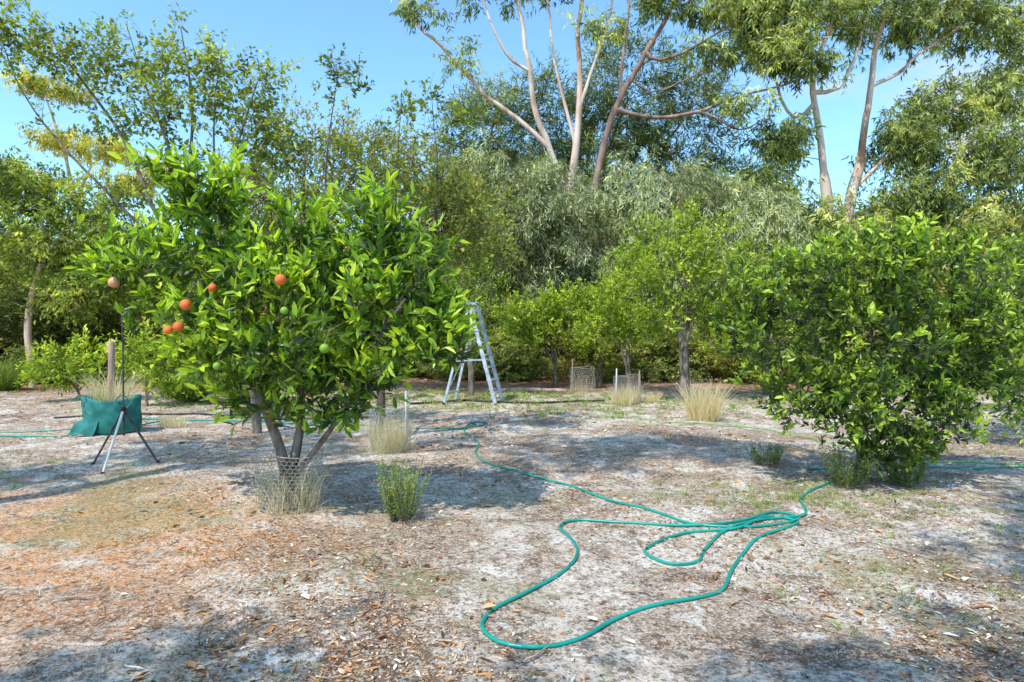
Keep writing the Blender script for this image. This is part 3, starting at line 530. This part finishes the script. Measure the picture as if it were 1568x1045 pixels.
for (x0,y0,hh,nn_) in ((2.95,7.9,.22,26),(3.25,6.55,.42,60),(3.9,6.75,.35,50)):
    g=G(); a=R(nn_)*6.283; r=.12*np.sqrt(R(nn_)); b=np.stack([x0+r*np.cos(a),y0+r*np.sin(a),np.full(nn_,gzf(x0,y0))],1)
    d=nrm(np.stack([np.cos(a)*.35+rn(nn_)*.1,np.sin(a)*.35+rn(nn_)*.1,np.ones(nn_)],1)); h=hh*(.6+.5*R(nn_)); sticks(g,b,b+d*h[:,None],.002,.001,4,'bark_dark')
    nl=26; S=np.repeat(b,nl,0);D=np.repeat(d,nl,0);H=np.repeat(h,nl);u=np.tile((np.arange(nl)+.5)/nl,nn_)*.9+.1
    leaves(g,S+D*(u*H)[:,None],nrm(D*.6+nrm(rn(len(S),3))*.8),rn(len(S),3),.035,.012,'shrub_leaf',.15+.2*u+rn(len(S))*.12,False); g.obj('weed_plant',(x0,y0,0))
for (x,y,rd,h,n) in ((3.3,11.75,.24,.85,800),(2.35,14.3,.22,.5,400),(-6.05,10.25,.25,.8,500),(-5.4,10.8,.2,.25,200),(3.0,14.6,.15,.35,200)):
    g=G(); tuft(g,x,y,rd,h,n,'dry',.22,.006,.55,.18); g.obj('dry_grass',(x,y,0))
# ================================================================= wire guards
def guard(name,cx,cy,r,h,cell=.045,dry=300,wr=.0016,post=None,tw=0):
    z=gzf(cx,cy); g=G(); nc=int(round(2*math.pi*r/(cell*1.0))); nc+=nc%2; rows=int(h/(cell*.75)); A=[];B=[]
    def pt(a,zz):
        a=a/nc*2*math.pi; rr=r*(1+.08*math.sin(3*a+zz*9)+.04*math.sin(7*a)+.10*(zz/h)*math.sin(a+1)+tw*zz); return (cx+rr*math.cos(a),cy+rr*math.sin(a),z+zz+.02*math.sin(2*a)*zz/h)
    for j in range(rows):
        z0=j*cell*.75
        for i in range(nc):
            a=i+(.5 if j%2 else 0)
            A+= [pt(a,z0+cell*.25)]; B+=[pt(a,z0+cell*.75)]
            A+= [pt(a,z0+cell*.25),pt(a,z0+cell*.25)]; B+=[pt(a+.5,z0),pt(a-.5,z0)]
    sticks(g,A,B,wr,wr,3,'wire')
    polytube(g,[pt(i,h*.985) for i in range(nc+1)],wr*1.5,4,'wire')
    if post:
        for (px,py,ph,mt) in post: sticks(g,[(px,py,z-.02)],[(px+.01,py,z+ph)],.018,.016,8,mt); qsphere(g,(px+.01,py,z+ph),.016,mt,3)
    tuft(g,cx,cy,r*1.0,h*1.0,dry,'dry',.08,.0045,.55,.12,.5)
    tuft(g,cx,cy,r*1.4,.13,dry//2,'dry',.8,.004,.6,.4,.5)
    return g.obj(name,(cx,cy,0))
guard('wire_tree_guard',-1.97,6.0,.26,.52,dry=380,wr=.0024,tw=.15)
guard('wire_tree_guard',-1.62,8.95,.25,.60,dry=620,wr=.0024,post=[(-1.40,8.95,.78,'white')])
guard('wire_tree_guard',2.45,14.5,.28,.6,cell=.06,dry=260,wr=.0025,post=[(2.2,14.4,.75,'white'),(2.7,14.5,.7,'wood')])
guard('wire_tree_guard',1.75,17,.3,.6,cell=.07,dry=80,wr=.003,post=[(1.5,17,.8,'wood')])
# ================================================================= hoses
def hose(name,P,r,mat,step=.05,sides=8):
    P=np.array(P,float); C=catmull(np.column_stack([P,np.zeros(len(P))]),step)
    C[:,0]+=.006*np.sin(np.arange(len(C))*.35); z=gz(C[:,0],C[:,1])+r*1.05
    n=len(C)
    for i in range(n):
        dd=np.hypot(C[:i,0]-C[i,0],C[:i,1]-C[i,1]); far=np.arange(i)<i-14
        if i>14 and np.any((dd<r*2.2)&far): z[max(0,i-1):i+2]+=r*1.2
    z=np.convolve(np.pad(z,3,mode='edge'),np.ones(7)/7,'valid'); C[:,2]=z
    g=G(); polytube(g,C,r,sides,mat)
    return g.obj(name)
hose('garden_hose',[(-9.5,10.3),(-7.84,10.45),(-6.75,10.8),(-6.09,11.6),(-3.94,11.3),(-1.9,10.8),(-.87,10.79),(-.5,11.0),(-.42,11.25),(-.66,11.2),(-.75,10.8),(-.69,10.35),(-.46,9.5),(-.44,8.4),(-.14,7.74),(.45,7.11),(.89,6.38),(1.21,5.87),(1.45,5.50),(1.79,5.36),(2.175,5.43),(2.37,5.62),(2.23,5.78),(1.93,5.56),(1.55,5.44),(.93,5.55),(.54,5.66),(.38,5.46),(.43,5.10),(.455,4.75),(.316,4.34),(.062,4.03),(-.116,3.8),(-.16,3.6),(-.062,3.43),(.117,3.38),(.32,3.46),(.55,3.7),(.84,3.89),(1.14,4.02),(1.29,4.16),(1.48,4.52),(1.80,5.04),(2.2,5.36),(2.3,5.5),(2.1,5.62),(1.76,5.31),(1.34,5.29),(1.02,4.97),(.95,4.78),(1.07,4.60),(1.27,4.64),(1.41,4.92),(1.64,5.26),(2.05,5.52),(2.45,5.7),(2.7,6.3),(3.3,6.9)],.0115,'hose')
hose('garden_hose',[(3.3,7.6),(4.2,7.75),(5.1,7.6),(6.2,7.75),(8,7.7)],.011,'hose')
hose('garden_hose',[(1.5,12.1),(3.0,11.37),(3.73,10.65),(4.2,9.84),(4.76,8.49),(5.7,7.9),(7.4,7.5)],.008,'hoseg')
hose('garden_hose',[(-9.5,9.9),(-7.6,9.95),(-6.6,10.05),(-6.2,10.5),(-5.9,11.4)],.012,'hose')
hose('black_poly_pipe',[(-2.1,14.0),(-1.0,14.35),(0,14.1),(1.2,14.5),(2.0,14.8)],.022,'pipe')
hose('black_poly_pipe',[(-8,11.9),(-6,12.2),(-4.2,11.9),(-2.5,12.2)],.016,'pipe')
# ================================================================= A-frame ladder
g=G(); top=np.array([-.80,14.25,2.08]); 
fr=[(np.array([-.33,13.85,0.]),np.array([-.87,14.05,2.05])),(np.array([-.19,14.35,0.]),np.array([-.73,14.38,2.05]))]
bk=[(np.array([-1.40,14.0,0.]),np.array([-.90,14.08,1.98])),(np.array([-1.22,14.55,0.]),np.array([-.78,14.40,1.98]))]
side=nrm(fr[1][0]-fr[0][0])
for a,b in fr: beam(g,a,b,.035,.075,side,'alu')
for a,b in bk: beam(g,a,b,.03,.05,side,'alu')
for k in range(1,8):
    u=k/8; p=fr[0][0]*(1-u)+fr[0][1]*u; q_=fr[1][0]*(1-u)+fr[1][1]*u; box(g,(p+q_)/2,(q_-p)/2,np.array([.055,-.01,0]),np.array([0,0,.014]),'alu')
for u in (.12,.5,.85):
    p=bk[0][0]*(1-u)+bk[0][1]*u; q_=bk[1][0]*(1-u)+bk[1][1]*u; beam(g,p,q_,.025,.025,(0,0,1),'alu')
beam(g,bk[0][0]*.88+bk[0][1]*.12,bk[1][0]*.5+bk[1][1]*.5,.02,.008,(0,0,1),'alu')
box(g,top+np.array([0,-.02,.0]),np.array([.12,0,0]),np.array([0.03,.2,0]),np.array([0,0,.025]),'alu')
u=.45; beam(g,fr[0][0]*(1-u)+fr[0][1]*u,bk[0][0]*(1-u)+bk[0][1]*u,.02,.006,(0,0,1),'alu')
beam(g,fr[1][0]*(1-u)+fr[1][1]*u,bk[1][0]*(1-u)+bk[1][1]*u,.02,.006,(0,0,1),'alu')
for a,b in fr+bk: box(g,a+np.array([0,0,.02]),(.03,0,0),(0,.045,0),(0,0,.022),'pipe')
g.obj('step_ladder',(-.8,14.2,0))
# ================================================================= sprinkler tripod
g=G(); ap=np.array([-4.42,7.75,.66])
for ft,mt in (((-4.47,7.42,0.0),'white'),((-4.90,7.95,0.0),'metal_dark'),((-4.12,7.92,0.0),'metal_dark')):
    ft=np.array(ft); ft[2]=gzf(ft[0],ft[1]); sticks(g,[ap],[ft],.014,.012,8,mt); qsphere(g,ft+np.array([0,0,.012]),.024,'pipe',3,(1,1,.6))
    sticks(g,[ap*.62+ft*.38],[ap+np.array([0,0,-.28])],.006,.006,6,'metal_dark')
sticks(g,[ap-np.array([0,0,.3])],[ap+np.array([0,0,.05])],.013,.013,8,'metal_dark')
sticks(g,[ap],[ap+np.array([0,0,1.0])],.009,.009,8,'metal_dark')
qsphere(g,ap,.032,'pipe',4)
hp=ap+np.array([0,0,1.0]); sticks(g,[hp],[hp+np.array([0,0,.09])],.018,.014,8,'metal_dark'); sticks(g,[hp+np.array([0,0,.07])],[hp+np.array([.10,-.04,.13])],.012,.008,8,'alu')
beam(g,hp+np.array([-.05,.02,.12]),hp+np.array([.13,-.05,.16]),.012,.01,(0,0,1),'alu')
g.obj('sprinkler_tripod',(-4.42,7.75,0))
# ================================================================= planter bag + stake
g=G(); cx,cy=-5.95,10.15; zz=gzf(cx,cy); na=36; lv=[(0,.30),(.04,.34),(.2,.345),(.38,.36),(.5,.365),(.53,.35),(.50,.33),(.40,.325)]
V=[]
for k,(h,r) in enumerate(lv):
    for i in range(na):
        a=i/na*2*math.pi; w=1+.05*math.sin(5*a+h*6)+.03*math.sin(11*a-h*14)+.02*math.sin(17*a+k); V.append((cx+r*w*1.1*math.cos(a),cy+r*w*.9*math.sin(a),zz+h*(1+.06*math.sin(2*a+.8))))
q=[(k*na+i,k*na+(i+1)%na,(k+1)*na+(i+1)%na,(k+1)*na+i) for k in range(len(lv)-1) for i in range(na)]
g.add(V,q,'bag')
V=[(cx,cy,zz+.42)]+[(cx+.34*math.cos(i/na*6.2832),cy+.29*math.sin(i/na*6.2832),zz+.40) for i in range(na)]
g.add(V,[(0,1+i,1+(i+1)%na,1+(i+2)%na) for i in range(0,na,2)],'soil')
V=[];
for k in range(8):
    for i in range(12):
        u=k/7; s_=i/11; V.append((cx-.38+.36*s_-.06*u,cy-.28-.10*u+.02*math.sin(9*s_),zz+.26*(1-u)**1.3*(.6+.4*s_)+.02+.02*math.sin(7*s_+5*u)))
g.add(V,[(k*12+i,k*12+i+1,(k+1)*12+i+1,(k+1)*12+i) for k in range(7) for i in range(11)],'bag')
for sx in (-.3,.3):
    polytube(g,[(cx+sx+.08*math.cos(t_),cy-.28,zz+.5+.08*math.sin(t_)) for t_ in np.linspace(0,math.pi,8)],.01,5,'bag')
n=260; a=R(n)*6.28; r=.28*np.sqrt(R(n)); b=np.stack([cx+r*np.cos(a),cy+r*.85*np.sin(a),np.full(n,zz+.4)],1)
blades(g,b,np.stack([np.cos(a)*.25+rn(n)*.15,np.sin(a)*.25+rn(n)*.15,np.ones(n)],1),.3+.4*R(n),.006,'dry',.5+rn(n)*.2)
g.obj('planter_bag',(cx,cy,0))
g=G(); V=[]; px,py=-6.25,10.6
for k,(h,w) in enumerate(((-.1,.05),(.7,.05),(1.35,.047),(1.38,.03))):
    for i in range(8):
        a=i/8*6.2832+.3; V.append((px+w*math.cos(a)*(1+.1*math.sin(3*a))+.02*h,py+w*math.sin(a),h))
g.add(V,[(k*8+i,k*8+(i+1)%8,(k+1)*8+(i+1)%8,(k+1)*8+i) for k in range(3) for i in range(8)]+[(24,25,26,27),(24,27,28,31),(28,29,30,31)],'wood'); g.obj('wooden_post',(px,py,0))
g=G(); polytube(g,[(-.6,16.4,.07),(.3,16.5,.08),(1.3,16.3,.07)],[.05,.055,.045],8,'wood'); g.obj('fallen_log')
# ================================================================= light, sky, camera
el=math.radians(57); h=Vector((-.6,-.8)); S=Vector((h.x*math.cos(el),h.y*math.cos(el),math.sin(el)))
sl=bpy.data.lights.new('sun','SUN'); sl.energy=5.0; sl.angle=math.radians(.5); sl.color=(1,.95,.85)
so=bpy.data.objects.new('sun',sl); so.rotation_euler=S.to_track_quat('Z','Y').to_euler(); bpy.context.collection.objects.link(so)
w=bpy.data.worlds.new('World'); bpy.context.scene.world=w; w.use_nodes=True; nt=w.node_tree; nd=nt.nodes; lk=nt.links; nd.clear()
sk=nd.new('ShaderNodeTexSky'); sk.sky_type='NISHITA'; sk.sun_disc=False; sk.sun_elevation=el; sk.sun_rotation=math.atan2(-.6,-.8)%(2*math.pi)
sk.dust_density=.6; sk.ozone_density=1.3
mm=nd.new('ShaderNodeMixRGB'); mm.blend_type='MULTIPLY'; mm.inputs[0].default_value=1; mm.inputs[2].default_value=(1.5,2.05,2.25,1); lk.new(sk.outputs[0],mm.inputs[1])
tc=nd.new('ShaderNodeTexCoord'); mp=nd.new('ShaderNodeMapping'); mp.inputs['Scale'].default_value=(1,1,2.2); lk.new(tc.outputs['Generated'],mp.inputs[0])
cn=nd.new('ShaderNodeTexNoise'); cn.inputs['Scale'].default_value=3.2; cn.inputs['Detail'].default_value=7; lk.new(mp.outputs[0],cn.inputs[0])
sx=nd.new('ShaderNodeSeparateXYZ'); lk.new(tc.outputs['Generated'],sx.inputs[0])
m1=nd.new('ShaderNodeMapRange'); m1.inputs[1].default_value=.5; m1.inputs[2].default_value=.66; lk.new(cn.outputs[0],m1.inputs[0])
m2=nd.new('ShaderNodeMapRange'); m2.inputs[1].default_value=.2; m2.inputs[2].default_value=.5; lk.new(sx.outputs[0],m2.inputs[0])
m3=nd.new('ShaderNodeMath'); m3.operation='MULTIPLY'; lk.new(m1.outputs[0],m3.inputs[0]); lk.new(m2.outputs[0],m3.inputs[1])
cm=nd.new('ShaderNodeMixRGB'); cm.inputs[2].default_value=(6.2,6.3,6.6,1); lk.new(m3.outputs[0],cm.inputs[0]); lk.new(mm.outputs[0],cm.inputs[1])
bg=nd.new('ShaderNodeBackground'); bg.inputs[1].default_value=.145; lk.new(cm.outputs[0],bg.inputs[0])
wo=nd.new('ShaderNodeOutputWorld'); lk.new(bg.outputs[0],wo.inputs[0])
cam=bpy.data.cameras.new('camera'); cam.lens=24; cam.sensor_width=36; cam.clip_end=2000; cam.clip_start=.05
co=bpy.data.objects.new('camera',cam); co.location=(0,0,1.6); co.rotation_euler=(math.radians(90-1.2),0,0); bpy.context.collection.objects.link(co)
sc=bpy.context.scene; sc.camera=co
sc.view_settings.view_transform='Standard'; sc.view_settings.look='None'; sc.view_settings.exposure=0
print('faces',sum(len(o.data.polygons) for o in bpy.data.objects if o.type=='MESH'))
